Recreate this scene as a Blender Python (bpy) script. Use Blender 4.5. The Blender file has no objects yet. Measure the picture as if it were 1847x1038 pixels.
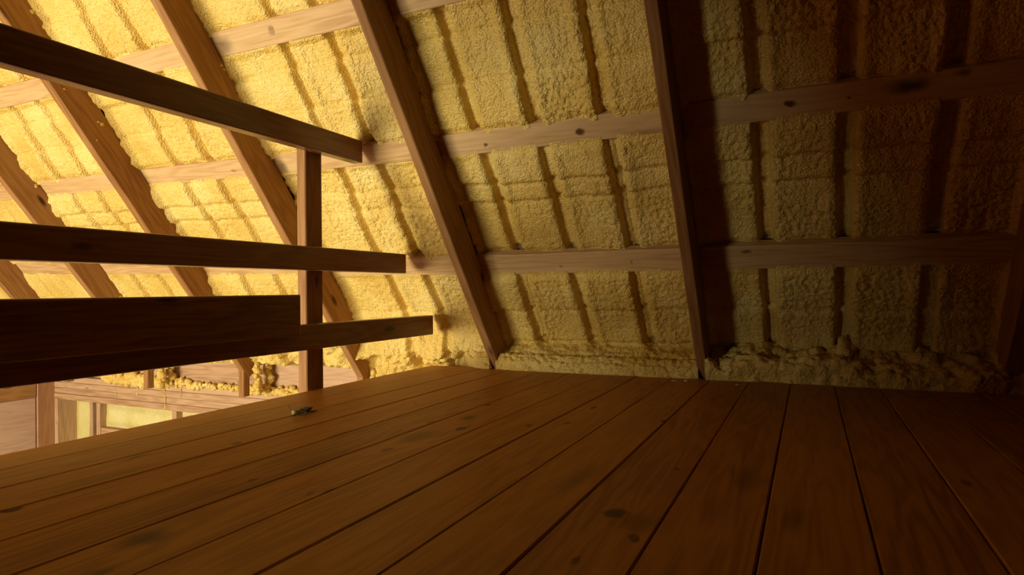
import bpy, bmesh, math, random
import numpy as np
from mathutils import Matrix, Vector

random.seed(7)
scene = bpy.context.scene
col = scene.collection

# ------------------------------------------------------------------ camera
YAW, PITCH, ROLL = math.radians(25.11), math.radians(.2525), math.radians(-.596)
CAM_H = 0.32
fw = Vector((math.cos(YAW) * math.cos(PITCH), math.sin(YAW) * math.cos(PITCH), math.sin(PITCH)))
rt = Vector((math.sin(YAW), -math.cos(YAW), 0))
up = rt.cross(fw)
r2 = math.cos(ROLL) * rt + math.sin(ROLL) * up
u2 = -math.sin(ROLL) * rt + math.cos(ROLL) * up
cam_d = bpy.data.cameras.new('camera')
cam = bpy.data.objects.new('camera', cam_d)
col.objects.link(cam)
m = Matrix((r2, u2, -fw)).transposed().to_4x4()
m.translation = (0, 0, CAM_H)
cam.matrix_world = m
cam_d.sensor_width = 36
cam_d.lens = 36 * 1142.17 / 1847
cam_d.clip_start = 0.02
scene.camera = cam

# ------------------------------------------------------------------ world, daylight, exposure
world = bpy.data.worlds.new('sky')
scene.world = world
world.use_nodes = True
wb = world.node_tree.nodes['Background']
wb.inputs[0].default_value = (.80, .90, 1.0, 1)
wb.inputs[1].default_value = 1.0

GY = 4.62                       # inner face of the gable wall
OX = -2.62                      # inner face of the wall on the opposite side of the house
WY0, WY1, WZ0, WZ1 = 1.90, 3.75, -1.00, 0.50   # the window opening in it
ld = bpy.data.lights.new('window_daylight', 'AREA')
ld.shape = 'RECTANGLE'
ld.size, ld.size_y = WZ1 - WZ0, WY1 - WY0
ld.energy = 465
ld.color = (1.0, .95, .875)
lo = bpy.data.objects.new('window_daylight', ld)
col.objects.link(lo)
lo.location = (OX - .20, (WY0 + WY1) / 2, (WZ0 + WZ1) / 2)
lo.rotation_euler = (0, math.radians(-90), 0)     # shines towards +X, into the house

vs = scene.view_settings
vs.view_transform = 'Standard'
vs.look = 'None'
vs.exposure = 0.0
vs.gamma = 1.0
vs.use_curve_mapping = False
scene.cycles.max_bounces = 6
scene.cycles.diffuse_bounces = 4
scene.cycles.glossy_bounces = 2
scene.cycles.sample_clamp_indirect = 8
scene.cycles.use_adaptive_sampling = True
scene.cycles.adaptive_threshold = .06

# ------------------------------------------------------------------ roof frame of reference
K = .752
LN = math.hypot(1, K)
N = Vector((1 / LN, 0, K / LN))          # out through the roof
T = Vector((-K / LN, 0, 1 / LN))         # up the slope
O = Vector((2.33, 0, 0))                 # underside of the rafters meets the loft floor
def rp(s, y, d):
    p = O + T * s + N * d
    return Vector((p.x, y, p.z))

# ------------------------------------------------------------------ noise in numpy
def _h(ix, iy, seed):
    a = (ix.astype(np.int64) * 374761393 + iy.astype(np.int64) * 668265263 + seed * 2147483647) & 0xffffffff
    a = ((a ^ (a >> 13)) * 1274126177) & 0xffffffff
    a = ((a ^ (a >> 16)) * 2246822519) & 0xffffffff
    return ((a ^ (a >> 15)) & 0xffffff) / float(0xffffff)
def vnoise(x, y, seed=0):
    ix, iy = np.floor(x), np.floor(y)
    fx, fy = x - ix, y - iy
    fx = fx * fx * (3 - 2 * fx); fy = fy * fy * (3 - 2 * fy)
    a, b = _h(ix, iy, seed), _h(ix + 1, iy, seed)
    c, d = _h(ix, iy + 1, seed), _h(ix + 1, iy + 1, seed)
    return (a * (1 - fx) + b * fx) * (1 - fy) + (c * (1 - fx) + d * fx) * fy
def fbm(x, y, seed=0, n=3):
    v = 0; amp = .5; s = 0
    for i in range(n):
        v = v + amp * vnoise(x * 2 ** i, y * 2 ** i, seed + 11 * i); s += amp; amp *= .55
    return v / s - .5
def worley(x, y, seed=0):
    ix, iy = np.floor(x), np.floor(y)
    best = np.full(np.shape(x), 9.)
    for dx in (-1, 0, 1):
        for dy in (-1, 0, 1):
            jx, jy = ix + dx, iy + dy
            px = jx + _h(jx, jy, seed); py = jy + _h(jx, jy, seed + 77)
            best = np.minimum(best, (px - x) ** 2 + (py - y) ** 2)
    return np.sqrt(best)
def sstep(a, b, x):
    t = np.clip((x - a) / (b - a), 0, 1)
    return t * t * (3 - 2 * t)

# ------------------------------------------------------------------ materials
def nodes_of(name):
    mt = bpy.data.materials.new(name)
    mt.use_nodes = True
    nt = mt.node_tree
    b = nt.nodes['Principled BSDF']
    return mt, nt, b
def nd(nt, typ, **kw):
    n = nt.nodes.new(typ)
    for k, v in kw.items():
        setattr(n, k, v)
    return n
def ramp(nt, stops):
    r = nt.nodes.new('ShaderNodeValToRGB')
    e = r.color_ramp.elements
    while len(e) < len(stops):
        e.new(.5)
    for el, (p, c) in zip(e, stops):
        el.position = p
        el.color = (*c, 1) if len(c) == 3 else c
    return r
def math_n(nt, op, a=None, b=None, clamp=False):
    n = nd(nt, 'ShaderNodeMath', operation=op, use_clamp=clamp)
    for i, v in enumerate((a, b)):
        if v is None: continue
        if isinstance(v, (int, float)): n.inputs[i].default_value = v
        else: nt.links.new(v, n.inputs[i])
    return n.outputs[0]

def wood(name, dark, mid, light, rough=.55, knots=(), marks=(), spec=.3, knot_rate=1.0, coat=0.0):
    """Sawn softwood, grain along the piece's local X. `knots`: (x, y, z, length, width) in place coordinates."""
    mt, nt, b = nodes_of(name)
    L = nt.links.new
    tc = nd(nt, 'ShaderNodeTexCoord')
    oi = nd(nt, 'ShaderNodeObjectInfo')
    rnd = math_n(nt, 'MULTIPLY', oi.outputs['Random'], 37.0)
    off = nd(nt, 'ShaderNodeCombineXYZ')
    L(rnd, off.inputs[0]); L(rnd, off.inputs[1]); L(rnd, off.inputs[2])
    add = nd(nt, 'ShaderNodeVectorMath', operation='ADD')
    L(tc.outputs['Object'], add.inputs[0]); L(off.outputs[0], add.inputs[1])
    def mapped(sc):
        mp = nd(nt, 'ShaderNodeVectorMath', operation='MULTIPLY')
        mp.inputs[1].default_value = sc
        L(add.outputs[0], mp.inputs[0])
        return mp.outputs[0]
    # knots of the tree: rare stretched voronoi cells
    vo = nd(nt, 'ShaderNodeTexVoronoi')
    vo.inputs['Scale'].default_value = 1.0
    L(mapped((3.2, 9.0, 9.0)), vo.inputs['Vector'])
    kn = nd(nt, 'ShaderNodeMapRange'); kn.interpolation_type = 'SMOOTHSTEP'
    kn.inputs['From Min'].default_value = .16 * knot_rate; kn.inputs['From Max'].default_value = .05 * knot_rate
    L(vo.outputs['Distance'], kn.inputs['Value'])
    knot = kn.outputs[0]
    ge = nd(nt, 'ShaderNodeNewGeometry')
    nz = nd(nt, 'ShaderNodeTexNoise'); nz.inputs['Scale'].default_value = 28; nz.inputs['Detail'].default_value = 1
    L(ge.outputs['Position'], nz.inputs['Vector'])
    wob = nd(nt, 'ShaderNodeVectorMath', operation='SCALE'); wob.inputs['Scale'].default_value = .022
    sub5 = nd(nt, 'ShaderNodeVectorMath', operation='SUBTRACT'); sub5.inputs[1].default_value = (.5, .5, .5)
    L(nz.outputs['Color'], sub5.inputs[0]); L(sub5.outputs[0], wob.inputs[0])
    posw = nd(nt, 'ShaderNodeVectorMath', operation='ADD')
    L(ge.outputs['Position'], posw.inputs[0]); L(wob.outputs[0], posw.inputs[1])
    def spots(lst, soft):
        acc = None
        for (c, size, strength) in lst:
            sb = nd(nt, 'ShaderNodeVectorMath', operation='SUBTRACT'); sb.inputs[1].default_value = c
            L(posw.outputs[0], sb.inputs[0])
            ml = nd(nt, 'ShaderNodeVectorMath', operation='MULTIPLY')
            ml.inputs[1].default_value = tuple(1 / max(v, 1e-4) for v in size)
            L(sb.outputs[0], ml.inputs[0])
            ln = nd(nt, 'ShaderNodeVectorMath', operation='LENGTH'); L(ml.outputs[0], ln.inputs[0])
            mr = nd(nt, 'ShaderNodeMapRange'); mr.interpolation_type = 'SMOOTHSTEP'
            mr.inputs['From Min'].default_value = 1.0; mr.inputs['From Max'].default_value = soft
            mr.inputs['To Max'].default_value = strength
            L(ln.outputs['Value'], mr.inputs['Value'])
            acc = mr.outputs[0] if acc is None else math_n(nt, 'MAXIMUM', acc, mr.outputs[0])
        return acc
    if knots:
        knot = math_n(nt, 'MAXIMUM', math_n(nt, 'MULTIPLY', knot, .8), spots(knots, .45))
    # growth rings: wave distorted by long noise, bent around the knots
    n1 = nd(nt, 'ShaderNodeTexNoise'); n1.inputs['Scale'].default_value = 1; n1.inputs['Detail'].default_value = 2
    L(mapped((1.6, 16, 16)), n1.inputs['Vector'])
    n2 = nd(nt, 'ShaderNodeTexNoise'); n2.inputs['Scale'].default_value = 1; n2.inputs['Detail'].default_value = 2
    L(mapped((9, 190, 190)), n2.inputs['Vector'])
    ring = math_n(nt, 'SINE', math_n(nt, 'ADD', math_n(nt, 'MULTIPLY', n1.outputs[0], 46.0), math_n(nt, 'MULTIPLY', knot, 6.0)))
    g = math_n(nt, 'ADD', math_n(nt, 'MULTIPLY', ring, .13), math_n(nt, 'ADD', math_n(nt, 'MULTIPLY', n2.outputs[0], .55), .22))
    n3 = nd(nt, 'ShaderNodeTexNoise'); n3.inputs['Scale'].default_value = 1; n3.inputs['Detail'].default_value = 1
    L(mapped((1.1, 5, 5)), n3.inputs['Vector'])
    g = math_n(nt, 'ADD', g, math_n(nt, 'MULTIPLY', math_n(nt, 'SUBTRACT', n3.outputs[0], .5), .55))
    g = math_n(nt, 'ADD', g, math_n(nt, 'MULTIPLY', math_n(nt, 'SUBTRACT', oi.outputs['Random'], .5), .28), clamp=True)
    cr = ramp(nt, [(.08, dark), (.48, mid), (.92, light)])
    L(g, cr.inputs[0])
    mix = nd(nt, 'ShaderNodeMix', data_type='RGBA')
    L(knot, mix.inputs[0]); L(cr.outputs[0], mix.inputs[6])
    mix.inputs[7].default_value = (dark[0] * .30, dark[1] * .24, dark[2] * .2, 1)
    out = mix.outputs[2]
    if marks:
        mk = spots(marks, .1)
        m2 = nd(nt, 'ShaderNodeMix', data_type='RGBA')
        L(mk, m2.inputs[0]); L(out, m2.inputs[6])
        m2.inputs[7].default_value = (dark[0] * .16, dark[1] * .17, dark[2] * .2, 1)
        out = m2.outputs[2]
    L(out, b.inputs['Base Color'])
    b.inputs['Roughness'].default_value = rough
    b.inputs['Specular IOR Level'].default_value = spec
    b.inputs['Coat Weight'].default_value = coat
    b.inputs['Coat Roughness'].default_value = .35
    bp = nd(nt, 'ShaderNodeBump'); bp.inputs['Strength'].default_value = .25; bp.inputs['Distance'].default_value = .002
    L(g, bp.inputs['Height']); L(bp.outputs[0], b.inputs['Normal'])
    return mt

def foam_mat(name, a, b_, c, scale=1.0, rough=.5):
    mt, nt, b = nodes_of(name)
    L = nt.links.new
    ge = nd(nt, 'ShaderNodeNewGeometry')
    n1 = nd(nt, 'ShaderNodeTexNoise'); n1.inputs['Scale'].default_value = 5.0 * scale; n1.inputs['Detail'].default_value = 3
    L(ge.outputs['Position'], n1.inputs['Vector'])
    n2 = nd(nt, 'ShaderNodeTexNoise'); n2.inputs['Scale'].default_value = 70 * scale; n2.inputs['Detail'].default_value = 2
    L(ge.outputs['Position'], n2.inputs['Vector'])
    f = math_n(nt, 'ADD', math_n(nt, 'MULTIPLY', n1.outputs[0], .75), math_n(nt, 'MULTIPLY', n2.outputs[0], .25))
    cr = ramp(nt, [(.30, a), (.5, b_), (.70, c)])
    L(f, cr.inputs[0])
    L(cr.outputs[0], b.inputs['Base Color'])
    b.inputs['Roughness'].default_value = rough
    b.inputs['Specular IOR Level'].default_value = .45
    v = nd(nt, 'ShaderNodeTexVoronoi'); v.feature = 'F1'; v.inputs['Scale'].default_value = 150 * scale
    L(ge.outputs['Position'], v.inputs['Vector'])
    bp = nd(nt, 'ShaderNodeBump'); bp.inputs['Strength'].default_value = .7; bp.inputs['Distance'].default_value = .005
    bp.invert = True
    hsum = math_n(nt, 'SUBTRACT', v.outputs['Distance'], math_n(nt, 'MULTIPLY', n2.outputs[0], .5))
    L(hsum, bp.inputs['Height']); L(bp.outputs[0], b.inputs['Normal'])
    return mt

def plain(name, c, rough=.6, noise=.15, scale=12, spec=.3):
    mt, nt, b = nodes_of(name)
    n1 = nd(nt, 'ShaderNodeTexNoise'); n1.inputs['Scale'].default_value = scale; n1.inputs['Detail'].default_value = 5
    tc = nd(nt, 'ShaderNodeTexCoord')
    nt.links.new(tc.outputs['Object'], n1.inputs['Vector'])
    cr = ramp(nt, [(.3, tuple(v * (1 - noise) for v in c)), (.7, tuple(min(1, v * (1 + noise)) for v in c))])
    nt.links.new(n1.outputs[0], cr.inputs[0]); nt.links.new(cr.outputs[0], b.inputs['Base Color'])
    b.inputs['Roughness'].default_value = rough
    b.inputs['Specular IOR Level'].default_value = spec
    return mt

def spot(x, y, z, sx, sy, sz, st=1.0): return ((x, y, z), (sx, sy, sz), st)
def pspot(s, y, ls, ly, st=1.0):
    p = rp(s, y, .127)
    return ((p.x, y, p.z), (ls, ly, ls), st)

FIR = dict(dark=(.40, .20, .072), mid=(.58, .355, .165), light=(.68, .45, .24))
PINE = dict(dark=(.36, .175, .045), mid=(.55, .335, .115), light=(.63, .415, .165))
M_RAFTER = wood('rafter_fir', (.18, .070, .013), (.30, .137, .033), (.39, .205, .062), rough=.6, knot_rate=.9, spec=.2)
M_PURLIN = wood('purlin_fir', **PINE, rough=.6, knot_rate=.75, knots=[
    pspot(.923, .642, .014, .019), pspot(.914, .974, .008, .008, .9), pspot(.927, .04, .014, .02), pspot(.923, -.099, .004, .005),
    pspot(.449, .182, .010, .022, .8), pspot(.413, .827, .006, .010, .6), pspot(.418, .558, .012, .006, .6),
    pspot(.937, 2.129, .010, .022, .6), pspot(1.409, 1.625, .018, .018, .5), pspot(1.43, 2.02, .010, .02, .5)],
    marks=[pspot(.936, -.235, .028, .075, .95), pspot(.893, 2.221, .020, .045, .8), pspot(.955, -.345, .018, .03, .7),
           pspot(.896, .436, .016, .10, .35), pspot(.925, 1.87, .05, .03, .6), pspot(1.40, 1.85, .05, .05, .55)])
M_RAIL = wood('rail_fir', (.12, .045, .011), (.21, .086, .025), (.29, .138, .05), rough=.26, spec=.55)
M_FLOOR = wood('floor_pine', (.26, .095, .010), (.44, .178, .020), (.54, .245, .036), rough=.5, spec=.16, knot_rate=.6,
    knots=[spot(1.583, .817, 0, .022, .010, .05), spot(1.284, .737, 0, .03, .013, .05), spot(.881, .255, 0, .026, .022, .05, .9),
           spot(1.437, .533, 0, .02, .009, .05, .8), spot(.542, 1.085, 0, .018, .012, .05), spot(1.541, .321, 0, .02, .008, .05),
           spot(.804, .208, 0, .02, .009, .05, .8), spot(.711, .252, 0, .016, .006, .05, .8), spot(1.057, .775, 0, .026, .012, .05, .7),
           spot(1.404, .782, 0, .03, .013, .05, .7), spot(.794, .865, 0, .012, .007, .05, .8), spot(.779, .723, 0, .016, .009, .05, .6),
           spot(1.139, .215, 0, .012, .008, .05, .7), spot(1.513, 1.015, 0, .012, .006, .05, .7), spot(.974, 1.107, 0, .02, .010, .05, .6)],
    marks=[spot(1.186, .783, 0, .10, .045, .05, .55), spot(.55, .796, 0, .055, .040, .05, .75), spot(.86, .215, 0, .05, .06, .05, .35),
           spot(.813, 1.199, 0, .05, .02, .05, .55), spot(1.40, .782, 0, .06, .03, .05, .35), spot(1.146, .965, 0, .09, .03, .05, .3),
           spot(.459, .743, 0, .04, .02, .05, .6), spot(1.02, .36, 0, .14, .03, .05, .35), spot(.70, 1.12, 0, .16, .04, .05, .3),
           spot(1.12, .10, 0, .10, .03, .05, .4), spot(.95, .02, 0, .07, .02, .05, .4)])
M_PLATE = wood('plate_pine', (.30, .15, .055), (.46, .275, .12), (.54, .345, .17), rough=.6, knot_rate=.8)
M_PLY = wood('dark_plywood', (.24, .10, .03), (.36, .17, .065), (.45, .23, .095), rough=.4, knot_rate=.5)
M_PANEL = wood('varnished_panel', (.42, .24, .14), (.52, .33, .21), (.58, .39, .26), rough=.28, spec=.6, knot_rate=.3, coat=.5)
M_BEAM = wood('joist_fir', **FIR)
M_FOAM = foam_mat('spray_foam', (.60, .37, .048), (.70, .467, .085), (.77, .575, .15))
M_LUMP = foam_mat('lumpy_foam', (.60, .36, .045), (.71, .475, .09), (.78, .59, .165), scale=.8)
M_WFOAM = foam_mat('wall_foam', (.56, .44, .10), (.66, .55, .17), (.72, .62, .25), scale=1.2)
M_DECK = plain('roof_deck', (.30, .20, .10))
M_SUB = plain('subfloor', (.06, .03, .012))
M_OLDWALL = plain('dark_boards', (.14, .075, .03))
M_PALEFLOOR = plain('pale_floor', (.62, .60, .57), noise=.06, scale=3)
M_PAINT = plain('window_paint', (.7, .68, .62))
M_DEBRIS = plain('dead_leaf', (.085, .075, .036), noise=.5, scale=90)
M_CRUMB = plain('foam_crumb', (.62, .53, .20), noise=.2, scale=80)
gm, gnt, gb = nodes_of('window_glass')
tr = nd(gnt, 'ShaderNodeBsdfTransparent'); gl = nd(gnt, 'ShaderNodeBsdfGlossy'); gl.inputs['Roughness'].default_value = .02
mx = nd(gnt, 'ShaderNodeMixShader'); mx.inputs[0].default_value = .06
gnt.links.new(tr.outputs[0], mx.inputs[1]); gnt.links.new(gl.outputs[0], mx.inputs[2])
gnt.links.new(mx.outputs[0], gnt.nodes['Material Output'].inputs[0])

# ------------------------------------------------------------------ builders
def link(name, me, mat, parent=None, mw=None):
    o = bpy.data.objects.new(name, me)
    col.objects.link(o)
    if mat is not None and me is not None and not me.materials: me.materials.append(mat)
    if mw is not None: o.matrix_world = mw
    if parent is not None:
        o.parent = parent
        o.matrix_parent_inverse = parent.matrix_world.inverted()
    return o
def tag(o, label, cat, group=None):
    o['label'] = label; o['category'] = cat
    if group: o['group'] = group
    return o
def struct(o): o['kind'] = 'structure'; return o
def box_mesh(name, lx, ly, lz, bevel=.002, seg=1):
    bm = bmesh.new()
    bmesh.ops.create_cube(bm, size=1)
    bmesh.ops.scale(bm, vec=(lx, ly, lz), verts=bm.verts)
    if bevel: bmesh.ops.bevel(bm, geom=bm.edges[:], offset=bevel, segments=seg, affect='EDGES', profile=.5)
    me = bpy.data.meshes.new(name); bm.to_mesh(me); bm.free()
    return me
def frame(c, ex, ey, ez):
    mw = Matrix((ex, ey, ez)).transposed().to_4x4(); mw.translation = c
    return mw
AX, AY, AZ = Vector((1, 0, 0)), Vector((0, 1, 0)), Vector((0, 0, 1))
def board(name, p0, p1, mat, parent=None, along='x', bevel=.002, seg=1):
    """axis aligned board from corner p0 to corner p1, grain along the given axis"""
    p0, p1 = Vector(p0), Vector(p1)
    c = (p0 + p1) / 2; d = p1 - p0
    if along == 'x': ex, ey, ez, l = AX, AY, AZ, (d.x, d.y, d.z)
    elif along == 'y': ex, ey, ez, l = AY, -AX, AZ, (d.y, d.x, d.z)
    else: ex, ey, ez, l = AZ, AY, -AX, (d.z, d.y, d.x)
    return link(name, box_mesh(name, *l, bevel=bevel, seg=seg), mat, parent, frame(c, ex, ey, ez))
def slab(name, boxes, mat, parent=None):
    """several axis aligned boxes as one mesh"""
    bm = bmesh.new()
    for p0, p1 in boxes:
        r = bmesh.ops.create_cube(bm, size=1)
        c = (Vector(p0) + Vector(p1)) / 2; d = Vector(p1) - Vector(p0)
        bmesh.ops.scale(bm, vec=d, verts=r['verts']); bmesh.ops.translate(bm, vec=c, verts=r['verts'])
    me = bpy.data.meshes.new(name); bm.to_mesh(me); bm.free()
    return link(name, me, mat, parent)
def grid_mesh(name, P, smooth=True):
    """P: array (a, b, 3) -> quad sheet"""
    a, b, _ = P.shape
    i = np.arange(a * b).reshape(a, b)
    q = np.stack([i[:-1, :-1], i[1:, :-1], i[1:, 1:], i[:-1, 1:]], -1).reshape(-1, 4)
    me = bpy.data.meshes.new(name)
    me.vertices.add(a * b); me.vertices.foreach_set('co', P.reshape(-1).astype(np.float32))
    me.loops.add(q.size); me.loops.foreach_set('vertex_index', q.reshape(-1).astype(np.int32))
    me.polygons.add(len(q)); me.polygons.foreach_set('loop_start', (np.arange(len(q)) * 4).astype(np.int32))
    me.update(calc_edges=True)
    if smooth: me.polygons.foreach_set('use_smooth', np.ones(len(q), bool))
    me.validate()
    return me

# ------------------------------------------------------------------ setting: loft floor
LOFT_Y, END_Y, BACK_X = 1.477, -1.05, -2.60
PW = .129
floor = struct(slab('floor', [((BACK_X, END_Y, -.075), (2.33, LOFT_Y - .004, -.032))], M_SUB))
y1 = LOFT_Y; i = 0
while y1 > END_Y + .02:
    y0 = max(y1 - PW, END_Y)
    g = .0011
    dz = random.uniform(-.0015, .0008)
    board('plank', (BACK_X, y0 + g, -.032), (2.335 + random.uniform(-.004, .004), y1 - (g if i else 0), dz), M_FLOOR, floor, 'x', bevel=.0022)
    y1 = y0; i += 1
trim = struct(board('trim_1', (BACK_X, LOFT_Y - .04, -.25), (2.50, LOFT_Y - .003, -.034), M_BEAM, None, 'x'))
for k in range(4):   # joists under the loft
    y = LOFT_Y - .45 - k * .5
    board('joist', (BACK_X, y - .019, -.25), (2.48, y + .019, -.076), M_BEAM, trim, 'x')

# ------------------------------------------------------------------ setting: roof
SMAX = 3.75
GROOVES = [-.78, -.56, -.33, -.10, .12, .55, .775, .99, 1.415, 1.605, 2.235, 2.435, 3.04, 3.235, 3.70, 3.90, 4.09]
RAFT = [(-.555, -.513), (.326, .362), (1.152, 1.188), (1.897, 1.935), (2.668, 2.708), (3.425, 3.463), (4.178, 4.218)]   # (y-, y+)
PURL = [(.380, .470), (.885, .966), (1.362, 1.446), (1.85, 1.935), (2.34, 2.425), (2.83, 2.915), (3.32, 3.405)]
SPLICE = 1.17           # the two lowest purlins are spliced over this rafter; their left lengths climb a little
SKEW = [.026, .016, 0, 0, 0, 0, 0]
def poff(k, y): return SKEW[k] * np.maximum(0, y - SPLICE)
PF = .127               # depth of the purlin face behind the rafter underside

def roof_sheet(name, d, y0, y1, s0, s1, mat, parent=None, th=.03):
    c = rp((s0 + s1) / 2, (y0 + y1) / 2, d + th / 2)
    return link(name, box_mesh(name, s1 - s0, y1 - y0, th, bevel=0), mat, parent, frame(c, T, AY, -N if False else T.cross(AY)))
ceiling = struct(roof_sheet('ceiling', .195, END_Y, GY + .15, -.42, SMAX + .1, M_DECK))

def foam_cell(bi, ri, y0, y1, s0, s1, res, seed, lump=0.0, floor_row=False):
    ny = max(8, int((y1 - y0) / res)); ns = max(8, int((s1 - s0) / res))
    U, Y = np.meshgrid(np.linspace(0, 1, ns), np.linspace(y0, y1, ny), indexing='ij')
    if ri > 0: s0 = s0 + poff(ri - 1, Y)
    if ri < len(PURL): s1 = s1 + poff(ri, Y)
    S = s0 + U * (s1 - s0)
    h = np.full(S.shape, -.004)
    # pass-to-pass unevenness
    h += .016 * fbm(S * 6, Y * 7, seed, 3)
    # blocks between the ribs get their own height and soft long ridges
    gl = [g for g in GROOVES if y0 - .05 < g < y1 + .05]
    edges = [y0 - .3] + gl + [y1 + .3]
    wob = .006 * fbm(S * 9, S * 0 + seed, seed + 5, 2)
    for bi2 in range(len(edges) - 1):
        inb = ((Y > edges[bi2]) & (Y <= edges[bi2 + 1])).astype(float)
        rr = np.random.RandomState(seed * 31 + bi2)
        h += inb * (rr.uniform(-.006, .006) + .007 * fbm(Y * 22 + wob * 60, S * 1.6, seed + 90 + bi2, 2))
    # cross creases where two spray passes meet
    for cs in np.random.RandomState(seed + 3).uniform(.0, 1.0, 2) if ri > 3 else CREASE.get(ri, [.45, .8]):
        cc = s0 + cs * (s1 - s0) + .02 * fbm(Y * 5, Y * 0 + cs * 9, seed + 8, 2)
        h += .010 * (sstep(-.012, .012, S - cc) - .5) * np.random.RandomState(int(cs * 99) + seed).choice([-1, 1])
        h -= .007 * np.exp(-((S - cc) / .010) ** 2)
    groove = np.zeros(S.shape)
    # ribs of the roofing: deep grooves running up the slope
    for g in gl:
        gy = g + .010 * fbm(S * 5, S * 0 + g * 7, seed + 2, 2)
        w = .014 * (1 + .5 * fbm(S * 8, S * 0 + g * 3, seed + 6, 2))
        gm_ = 1 - sstep(w, w + .012, np.abs(Y - gy)); groove = np.maximum(groove, gm_)
        h -= .027 * gm_
        # a rounded shoulder on each side
        h += .006 * np.exp(-((np.abs(Y - gy) - .040) / .016) ** 2)
    # pebbled skin
    peb = 1 - worley(S * 70 + 3 * fbm(S * 12, Y * 12, seed, 2), Y * 70, seed + 1)
    amt = .35 + .9 * sstep(-.12, .12, fbm(S * 4, Y * 4, seed + 21, 2)) 
    amt *= sstep(y1 - .02, y1 - .14, Y) * .75 + .25
    h += (.0085 * amt * peb + .004 * fbm(S * 85, Y * 85, seed + 4, 2)) * (1 - .6 * groove)
    # lip climbing the shaded rafter side
    lip = sstep(y1 - .034, y1 - .003, Y) * (.75 + .9 * fbm(S * 34, Y * 30, seed + 40, 3))
    h += .026 * np.clip(lip, 0, 1.3)
    h += .012 * sstep(y0 + .02, y0, Y)
    # rolls in at the lower purlin, flush under the upper one
    if not floor_row:
        h -= .016 * sstep(s0 + .036, s0 + .010, S) * (.6 + .8 * fbm(Y * 14, S * 6, seed + 31, 2))
    top = sstep(s1 - .040, s1 - .013, S)
    h = h * (1 - top * .85) + top * (.0045 + .003 * fbm(Y * 60, S * 30, seed + 33, 2)) - top * .022 * groove
    if lump:
        k = sstep(.13, -.02, S + .05 * fbm(Y * 9, S * 9, seed + 50, 2)) * sstep(s0, s0 + .06, S)
        big = (fbm(S * 13, Y * 10, seed + 51, 2) + .45) * .060 + (1 - worley(S * 26, Y * 22, seed + 52)) * .022 + .03 * fbm(S * 45, Y * 45, seed + 53, 3)
        h += lump * k * (big + .012)
    D = .133 - h
    P = np.empty(S.shape + (3,))
    P[..., 0] = O.x + T.x * S + N.x * D
    P[..., 1] = Y
    P[..., 2] = T.z * S + N.z * D
    return grid_mesh('foam_panel', P)
CREASE = {0: [.62, .30], 1: [.52, .70], 2: [.74, .40], 3: [.45, .8]}
bays = [(END_Y, RAFT[0][0])] + [(RAFT[k][1], RAFT[k + 1][0]) for k in range(len(RAFT) - 1)] + [(RAFT[-1][1], GY)]
for bi, (b0, b1) in enumerate(bays):
    on_loft = b0 < 1.0
    rows = [(-.105 if on_loft else -.185, PURL[0][0])] + [(PURL[k][1], PURL[k + 1][0]) for k in range(len(PURL) - 1)] + [(PURL[-1][1], SMAX)]
    for ri, (s0, s1) in enumerate(rows):
        res = (.0042 if bi in (1, 2, 3) else .0056) if (1 <= bi <= 5 and ri <= 3) else .02
        lump = 0.0 if ri else (.35 if on_loft else (1.35 if bi == 3 else 1.0))
        me = foam_cell(bi, ri, b0 - .004, b1 + .004, s0 - (.012 if ri else 0), s1 + .012, res, 100 + bi * 17 + ri, lump if ri == 0 else 0, ri == 0)
        link('foam_panel', me, M_FOAM, ceiling)

# roll of foam along the foot of the roof on the loft floor
def ledge(y0, y1, seed, lum):
    ny = int((y1 - y0) / .006); na = 46
    a = np.linspace(0, 1, na); y = np.linspace(y0, y1, ny)
    A, Y = np.meshgrid(a, y, indexing='ij')
    # profile from the roof foam down over a rounded roll to the floor
    px = np.interp(A, [0, .25, .45, .6, .78, 1], [2.452, 2.405, 2.352, 2.322, 2.296, 2.296])
    pz = np.interp(A, [0, .25, .45, .6, .78, 1], [.130, .098, .072, .066, .040, -.004])
    env = np.where(A < .5, np.sin(np.pi * A) ** .5, 1 - .8 * sstep(.93, 1, A))
    fade = sstep(1.46, 1.21, Y) if y1 > 1.4 else 1.0
    px = px + (1 - fade) * np.maximum(0, 2.47 - px) * .95
    b = (lum * .055 * (fbm(A * 3.2, Y * 11, seed, 2) + .15) + lum * .022 * (1 - worley(A * 5, Y * 22, seed + 1)) + .013 * (1 - worley(A * 11, Y * 64, seed + 2)) + .016 * fbm(A * 14, Y * 50, seed + 4, 3) - .018) * env
    b = b - .010 * (.4 + lum) * np.exp(-((A - .50 - .10 * fbm(Y * 5, Y * 0, seed + 3)) / .06) ** 2)
    # lumps squeezed out below each rib
    for g in GROOVES:
        if y0 < g < y1:
            b = b + .022 * np.exp(-((Y - g - .02) / .022) ** 2 - ((A - .27) / .13) ** 2)
    P = np.stack([px - .75 * b, Y, pz + .66 * b * (A < .97)], -1)
    return grid_mesh('foam_ledge', P)
for (y0, y1, sd, lum) in ((END_Y, -.50, 3, 1.3), (-.517, .33, 5, 1.35), (.357, 1.157, 9, .15), (1.183, 1.49, 14, .7)):
    link('foam_ledge', ledge(y0, y1, sd, lum), M_LUMP if lum > .6 else M_FOAM, ceiling)
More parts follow.
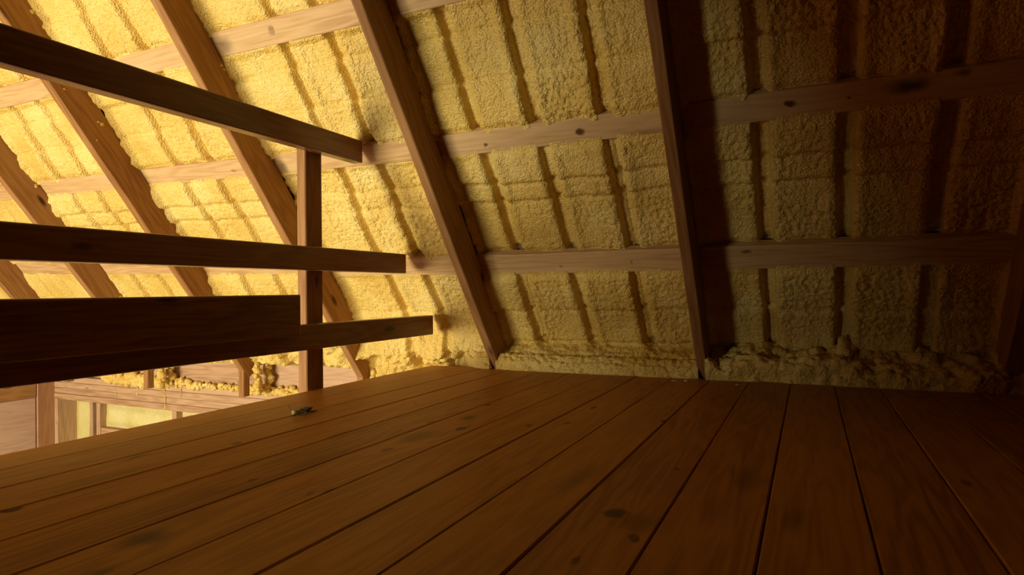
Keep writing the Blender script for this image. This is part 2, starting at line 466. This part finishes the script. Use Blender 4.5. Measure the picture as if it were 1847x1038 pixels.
# one potato-shaped blob at the foot of the dark bay
def blob(name, c, r, mat, parent, seed, sub=3, amp=.25, squash=(1, 1, 1)):
    bm = bmesh.new()
    bmesh.ops.create_icosphere(bm, subdivisions=sub, radius=1)
    rs = np.random.RandomState(seed); ph = rs.uniform(0, 6, 9)
    for v in bm.verts:
        p = v.co
        k = 1 + amp * (math.sin(2.3 * p.x + ph[0]) * math.sin(2.9 * p.y + ph[1]) + .6 * math.sin(5 * p.y + ph[2]) * math.sin(4.6 * p.z + ph[3]) + .35 * math.sin(9 * p.x + ph[4]) * math.sin(8 * p.z + ph[5]))
        v.co = Vector((p.x * squash[0], p.y * squash[1], p.z * squash[2])) * (r * k)
    for f in bm.faces: f.smooth = True
    me = bpy.data.meshes.new(name); bm.to_mesh(me); bm.free()
    return link(name, me, mat, parent, Matrix.Translation(c))
blob('foam_lump', Vector((2.372, -.112, .088)), .045, M_LUMP, ceiling, 4, squash=(.8, .75, 1.35))
blob('foam_lump', Vector((2.392, .098, .080)), .034, M_LUMP, ceiling, 6, squash=(.8, .9, 1.1))
blob('foam_lump', Vector((2.382, -.33, .075)), .036, M_LUMP, ceiling, 8, squash=(.8, 1.2, .9))

# rafters
raft_lab = ['shadowed fir rafter at the right edge of the picture, rising from the floor corner',
            'dark fir rafter between the dimmest foam bay and the amber bay left of it',
            'large dark fir rafter just right of where the railing boards end',
            'brown fir rafter crossing behind the railing post and the top rail',
            'brown fir rafter with small yellow foam flecks, left of the one behind the post',
            'brown fir rafter leaving the picture at its left edge above the middle rail',
            'short piece of rafter at far left, between the middle rail and wide board']
rafters = []
for (y0, y1), lab in zip(RAFT, raft_lab):
    s0, s1 = (-.16, SMAX) if y1 > 1.3 else (-.02, SMAX)
    c = rp((s0 + s1) / 2, (y0 + y1) / 2, .063)
    o = link('rafter', box_mesh('rafter', s1 - s0, y1 - y0, .126, bevel=.003), M_RAFTER, None, frame(c, T, AY, T.cross(AY)))
    tag(o, lab, 'rafter', 'rafters of the sloping roof'); rafters.append(o)
    if y1 > 1.3: board('rafter_foot', (2.392, y0 + .001, -.2215), (2.432, y1 - .001, -.06), M_RAFTER, o, 'z')
# purlins run across the top of the rafters
pur_lab = {(0, 0): 'lowest horizontal roof purlin, in the dim bays right of the railing ends',
           (0, 1): 'lowest horizontal roof purlin behind the railing, level with its middle board',
           (1, 0): 'middle roof purlin with round dark knots, in the bays right of the railing',
           (1, 1): 'middle roof purlin behind the railing, level with the end of the top rail',
           (2, 0): 'upper horizontal roof purlin near the top of the picture'}
for k, (s0, s1) in enumerate(PURL):
    lengths = [(END_Y, SPLICE - .001), (SPLICE + .001, GY)] if SKEW[k] else [(END_Y, GY)]
    for j, (ya, yb) in enumerate(lengths):
        sk = SKEW[k] if ya > 1 else 0
        ym = (ya + yb) / 2
        c = rp((s0 + s1) / 2 + sk * max(0, ym - SPLICE), ym, PF + .019)
        ex = (AY + T * sk).normalized(); ez = AY.cross(T); ey = ez.cross(ex)
        o = link('purlin', box_mesh('purlin', yb - ya, s1 - s0, .038, bevel=.003), M_PURLIN, None, frame(c, ex, ey, ez))
        lab = pur_lab[(k, j)] if (k, j) in pur_lab else ('fourth', 'fifth', 'sixth', 'seventh')[k - 3] + ' roof purlin up from the floor, above the picture'
        tag(o, lab, 'purlin', 'purlins of the sloping roof')

# foam flecks stuck to the rafter sides
def fleck(ri, s, d, r, seed):
    y = RAFT[ri][0]
    blob('foam_fleck', rp(s, y, d), r, M_LUMP, rafters[ri], seed, sub=2, amp=.45, squash=(1, .35, 1))
for a in ((4, 1.222, .092, .008, 1), (4, 1.235, .085, .005, 12), (4, 1.178, .033, .003, 2), (4, 1.395, .038, .004, 3), (4, 1.674, .108, .009, 4), (3, 1.34, .112, .007, 5),
          (3, 1.325, .112, .005, 6), (4, .86, .110, .008, 7), (5, .99, .11, .009, 8), (5, .86, .110, .007, 9), (5, .62, .112, .008, 10), (5, .30, .112, .006, 11)):
    fleck(*a)

# ------------------------------------------------------------------ setting: opposite slope, end walls, lower room
ZR = 2.33 / K
def prism(name, poly, y0, y1, mat):
    bm = bmesh.new()
    a = [bm.verts.new((x, y0, z)) for x, z in poly]; b = [bm.verts.new((x, y1, z)) for x, z in poly]
    bm.faces.new(a); bm.faces.new(b[::-1])
    for k in range(len(poly)):
        bm.faces.new((a[k], b[k], b[(k + 1) % len(poly)], a[(k + 1) % len(poly)]))
    bmesh.ops.recalc_face_normals(bm, faces=bm.faces)
    me = bpy.data.meshes.new(name); bm.to_mesh(me); bm.free()
    return link(name, me, mat)
LZ = -2.35
WT = .8
WT = .8
wo = struct(slab('wall_opposite', [((OX - .14, END_Y, LZ), (OX, WY0, WT)), ((OX - .14, WY1, LZ), (OX, GY + .15, WT)),
                                   ((OX - .14, WY0, LZ), (OX, WY1, WZ0)), ((OX - .14, WY0, WZ1), (OX, WY1, WT))], M_OLDWALL))
sl = prism('roof_boarding', [(OX - .14, WT), (OX, WT - .001), (.02, ZR + .05), (.2, ZR + .32)], END_Y, GY + .15, M_OLDWALL)
sl.parent = wo
win = struct(slab('window_1', [((OX - .10, WY0, WZ0), (OX - .02, WY0 + .06, WZ1)), ((OX - .10, WY1 - .06, WZ0), (OX - .02, WY1, WZ1)),
                               ((OX - .10, WY0 + .06, WZ0), (OX - .02, WY1 - .06, WZ0 + .06)), ((OX - .10, WY0 + .06, WZ1 - .06), (OX - .02, WY1 - .06, WZ1)),
                               ((OX - .10, 2.80, WZ0 + .06), (OX - .02, 2.86, WZ1 - .06))], M_PAINT))
for a_, b_ in ((WY0 + .06, 2.80), (2.86, WY1 - .06)):
    slab('pane', [((OX - .061, a_, WZ0 + .06), (OX - .055, b_, WZ1 - .06))], gm, win)
struct(prism('wall_end', [(-2.85, LZ), (2.85, LZ), (2.85, -.25), (.2, ZR + .35), (-.2, ZR + .35), (-2.85, WT)], END_Y - .1, END_Y, M_OLDWALL))
struct(slab('floor_lower', [((-2.7, END_Y, LZ - .1), (2.8, GY + .15, LZ))], M_PALEFLOOR))

# partition closing the loft edge where the railing starts, just out of the picture
struct(prism('wall_partition', [(OX, -.25), (-.12, -.25), (-.12, 2.95), (-.02, ZR - .02), (OX, .82)], 1.44, 1.53, M_OLDWALL))
# gable wall
gw = struct(prism('wall_gable', [(-2.76, LZ), (2.72, LZ), (2.72, -.2), (2.60, .0), (.12, ZR + .25), (-.12, ZR + .25), (-2.76, WT)], GY, GY + .14, M_PLY))
# varnished panel and its frame on the gable wall beside the eave wall
board('panel', (1.66, GY - .014, -1.35), (2.44, GY, -.352), M_PANEL, gw, 'x', bevel=.004)
board('panel_rail', (1.60, GY - .022, -.350), (2.44, GY, -.205), M_RAFTER, gw, 'x', bevel=.004)
board('panel_stile', (2.443, GY - .024, -1.4), (2.552, GY, -.16), M_PLY, gw, 'z', bevel=.003)

# eave wall under the roof: stacked plates, studs, foam between them
XW = 2.55
ew = struct(slab('wall_eave', [((XW + .15, END_Y, LZ), (XW + .19, GY, -.25))], M_DECK))
pz = -.222
for k in range(4):
    board('plate', (XW - (.0, .003, .001, .004)[k], END_Y, pz - .0375), (XW + .15, GY - .001, pz), M_PLATE, ew, 'y', bevel=.0025)
    pz -= .0385
board('plate_cap', (XW + .03, END_Y, -.222), (XW + .15, GY - .001, -.20), M_PLATE, ew, 'y')
for (ya, yb, x0, mt) in ((4.566, 4.60, 2.548, M_PLATE), (4.195, 4.228, 2.552, M_PLATE), (4.115, 4.152, 2.548, M_PLATE), (3.40, 3.44, 2.552, M_PLATE), (2.6, 2.64, 2.552, M_PLATE), (1.8, 1.84, 2.552, M_PLATE)):
    board('stud', (x0, ya, LZ), (XW + .15, yb, pz + .0005), mt, ew, 'z')
board('sill_block', (XW + .004, 3.44, -.575), (XW + .15, 4.115, -.532), M_PLATE, ew, 'y')
board('sill_block', (XW + .004, 2.64, -.575), (XW + .15, 3.40, -.532), M_PLATE, ew, 'y')
def wall_foam(y0, y1, z0, z1, depth, seed, bulge=.02):
    ny, nz = max(6, int((y1 - y0) / .012)), max(6, int((z1 - z0) / .012))
    Y, Z = np.meshgrid(np.linspace(y0, y1, ny), np.linspace(z0, z1, nz), indexing='ij')
    e = np.minimum(np.minimum(Y - y0, y1 - Y), np.minimum(Z - z0, z1 - Z))
    X = XW + depth - bulge * sstep(0, .05, e) - .012 * fbm(Y * 8, Z * 8, seed, 3) - .004 * (1 - worley(Y * 50, Z * 50, seed))
    return grid_mesh('foam_panel', np.stack([X, Y, Z], -1))
for (a, b, z0, z1, d, sd) in ((4.228, 4.566, -1.6, pz, .125, 1), (3.44, 4.115, -.532, pz, .045, 2), (3.44, 4.115, -1.6, -.575, .06, 3), (2.64, 3.40, -.532, pz, .045, 4), (2.64, 3.4, -1.6, -.575, .06, 5)):
    link('foam_panel', wall_foam(a, b, z0, z1, d, sd), M_WFOAM, ew)
# blocking boards closing the rafter bays above the plates
for (b0, b1) in bays[3:]:
    board('blocking', (2.572, b0 + .001, -.219), (2.61, b1 - .001, -.060), M_PLATE, ew, 'y')
# bead of foam squeezed along the joint of blocking and plates, and the foam on the rafter tails
def bead(name, pts, seed, parent):
    bm = bmesh.new(); rs = np.random.RandomState(seed)
    for (p, r) in pts:
        rr = bmesh.ops.create_icosphere(bm, subdivisions=2, radius=1)
        ph = rs.uniform(0, 6, 4); sc = rs.uniform(.75, 1.25, 3)
        for v in rr['verts']:
            q = v.co
            k = r * (1 + .22 * math.sin(3 * q.x + ph[0]) * math.sin(3.4 * q.y + ph[1]) + .15 * math.sin(6 * q.z + ph[2]))
            v.co = Vector((q.x * sc[0], q.y * sc[1], q.z * sc[2])) * k + Vector(p)
    for f in bm.faces: f.smooth = True
    me = bpy.data.meshes.new(name); bm.to_mesh(me); bm.free()
    return link(name, me, M_LUMP, parent)
rs = np.random.RandomState(5)
pts = []
y = 1.5
while y < 4.05:
    big = 1.0 + .6 * max(0, math.sin(y * 5.3)) + (.5 if y > 3.2 else 0)
    for q in range(2):
        pts.append(((2.553 + rs.uniform(-.012, .008), y + rs.uniform(-.01, .01), -.212 + rs.uniform(-.010, .014) * big), rs.uniform(.008, .014) * big))
    y += .014
bead('foam_bead', pts, 2, ew)['kind'] = 'stuff'
for (yy, sd) in ((2.70, 3), (3.46, 4), (1.93, 5)):
    pts = [((2.455 + .07 * q + rs.uniform(-.012, .012), yy - .058 + rs.uniform(-.010, .012), -.205 + .14 * t), rs.uniform(.014, .024)) for t in np.linspace(0, 1, 9) for q in (0, 1)]
    bead('foam_bead', pts, sd, ew)
# thin foam drips over the plates
for (yy, z1, r) in ((3.49, -.375, .0035), (3.74, -.30, .0028), (3.35, -.29, .0025), (3.95, -.35, .002)):
    pts = [((2.545, yy + .004 * math.sin(t * 7), -.218 + (z1 + .218) * t), r * (1 + .3 * math.sin(t * 15))) for t in np.linspace(0, 1, 26)]
    bead('foam_drip', pts, int(yy * 100), ew)

# ------------------------------------------------------------------ railing along the loft edge
rail = bpy.data.objects.new('loft_railing', None); col.objects.link(rail); rail.location = (1.62, 1.50, 0)
bpy.context.view_layer.update()
tag(rail, 'rough wooden loft railing of horizontal boards nailed to an upright post', 'railing')
RY0, RY1 = 1.443, 1.4835
board('post', (1.585, 1.484, -.245), (1.664, 1.522, .80), M_RAFTER, rail, 'z', bevel=.003)
def railbd(name, z0, z1, xe, ya=RY0, yb=RY1):
    return board(name, (-.118, ya, z0), (xe, yb, z1), M_RAIL, rail, 'x', bevel=.004, seg=2)
railbd('rail', .782, .862, 1.830)
railbd('rail', .391, .468, 2.095)
railbd('rail', .136, .218, 2.290)
o = railbd('wide_board', .189, .3135, 1.478, 1.405, 1.4425)
o['label'] = 'wider board nailed over the inside of the lowest rail'

# ------------------------------------------------------------------ small litter on the floor
lit = bpy.data.objects.new('litter_scrap', None); col.objects.link(lit); lit.location = (1.276, 1.213, 0)
bpy.context.view_layer.update()
tag(lit, 'small dark crumpled scrap with a pale foam crumb lying on the floorboards', 'debris')
bm = bmesh.new(); rs = np.random.RandomState(9)
for k in range(14):                    # crumpled leaf bits: little curled sheets with thickness
    c = Vector((1.282 + rs.uniform(-.024, .026), 1.206 + rs.uniform(-.012, .012), .006 + rs.uniform(0, .011)))
    rr = bmesh.ops.create_icosphere(bm, subdivisions=2, radius=1)
    rot = Matrix.Rotation(rs.uniform(0, 6), 3, 'Z') @ Matrix.Rotation(rs.uniform(-.5, .5), 3, 'X')
    ln, wd = rs.uniform(.008, .017), rs.uniform(.004, .007)
    for v in rr['verts']:
        q = Vector((v.co.x * ln, v.co.y * wd, v.co.z * .0016)); q.z += .35 * q.y * q.y / wd + .25 * q.x * q.x / ln
        v.co = rot @ q + c
for f in bm.faces: f.smooth = True
lowz = min(v.co.z for v in bm.verts)
for v in bm.verts: v.co.z -= lowz
me = bpy.data.meshes.new('dry_scrap'); bm.to_mesh(me); bm.free()
link('dry_scrap', me, M_DEBRIS, lit)
blob('foam_crumb', Vector((1.258, 1.222, .0060)), .0064, M_CRUMB, lit, 31, sub=2)
bm = bmesh.new()
pp = [Vector((1.252, 1.222, .004)), Vector((1.256, 1.226, .012)), Vector((1.249, 1.231, .019)), Vector((1.252, 1.236, .025))]
prev = None
for p in pp:
    ring = [bm.verts.new(p + Vector((math.cos(a) * .0007, math.sin(a) * .0007, 0))) for a in (0, 2.1, 4.2)]
    if prev:
        for k in range(3): bm.faces.new((prev[k], prev[(k + 1) % 3], ring[(k + 1) % 3], ring[k]))
    prev = ring
me = bpy.data.meshes.new('dry_stalk'); bm.to_mesh(me); bm.free()
link('dry_stalk', me, M_DEBRIS, lit)
# foam crumbs shed at the foot of the roof
crumbs = [((2.225, .385), .006, 'pale foam crumb on the floor beside the foot of the dark rafter'),
          ((2.215, .425), .005, 'tiny foam crumb on the floor left of the one by the dark rafter'),
          ((2.20, .215), .005, 'tiny foam crumb on the floor right of the dark rafter foot')]
for k, ((x, y), r, lab) in enumerate(crumbs):
    o = blob('foam_crumb', Vector((x, y, r * .42)), r, M_CRUMB, None, 60 + k, sub=2, squash=(1.2, 1.6, .5))
    tag(o, lab, 'crumb', 'foam crumbs on the floor')
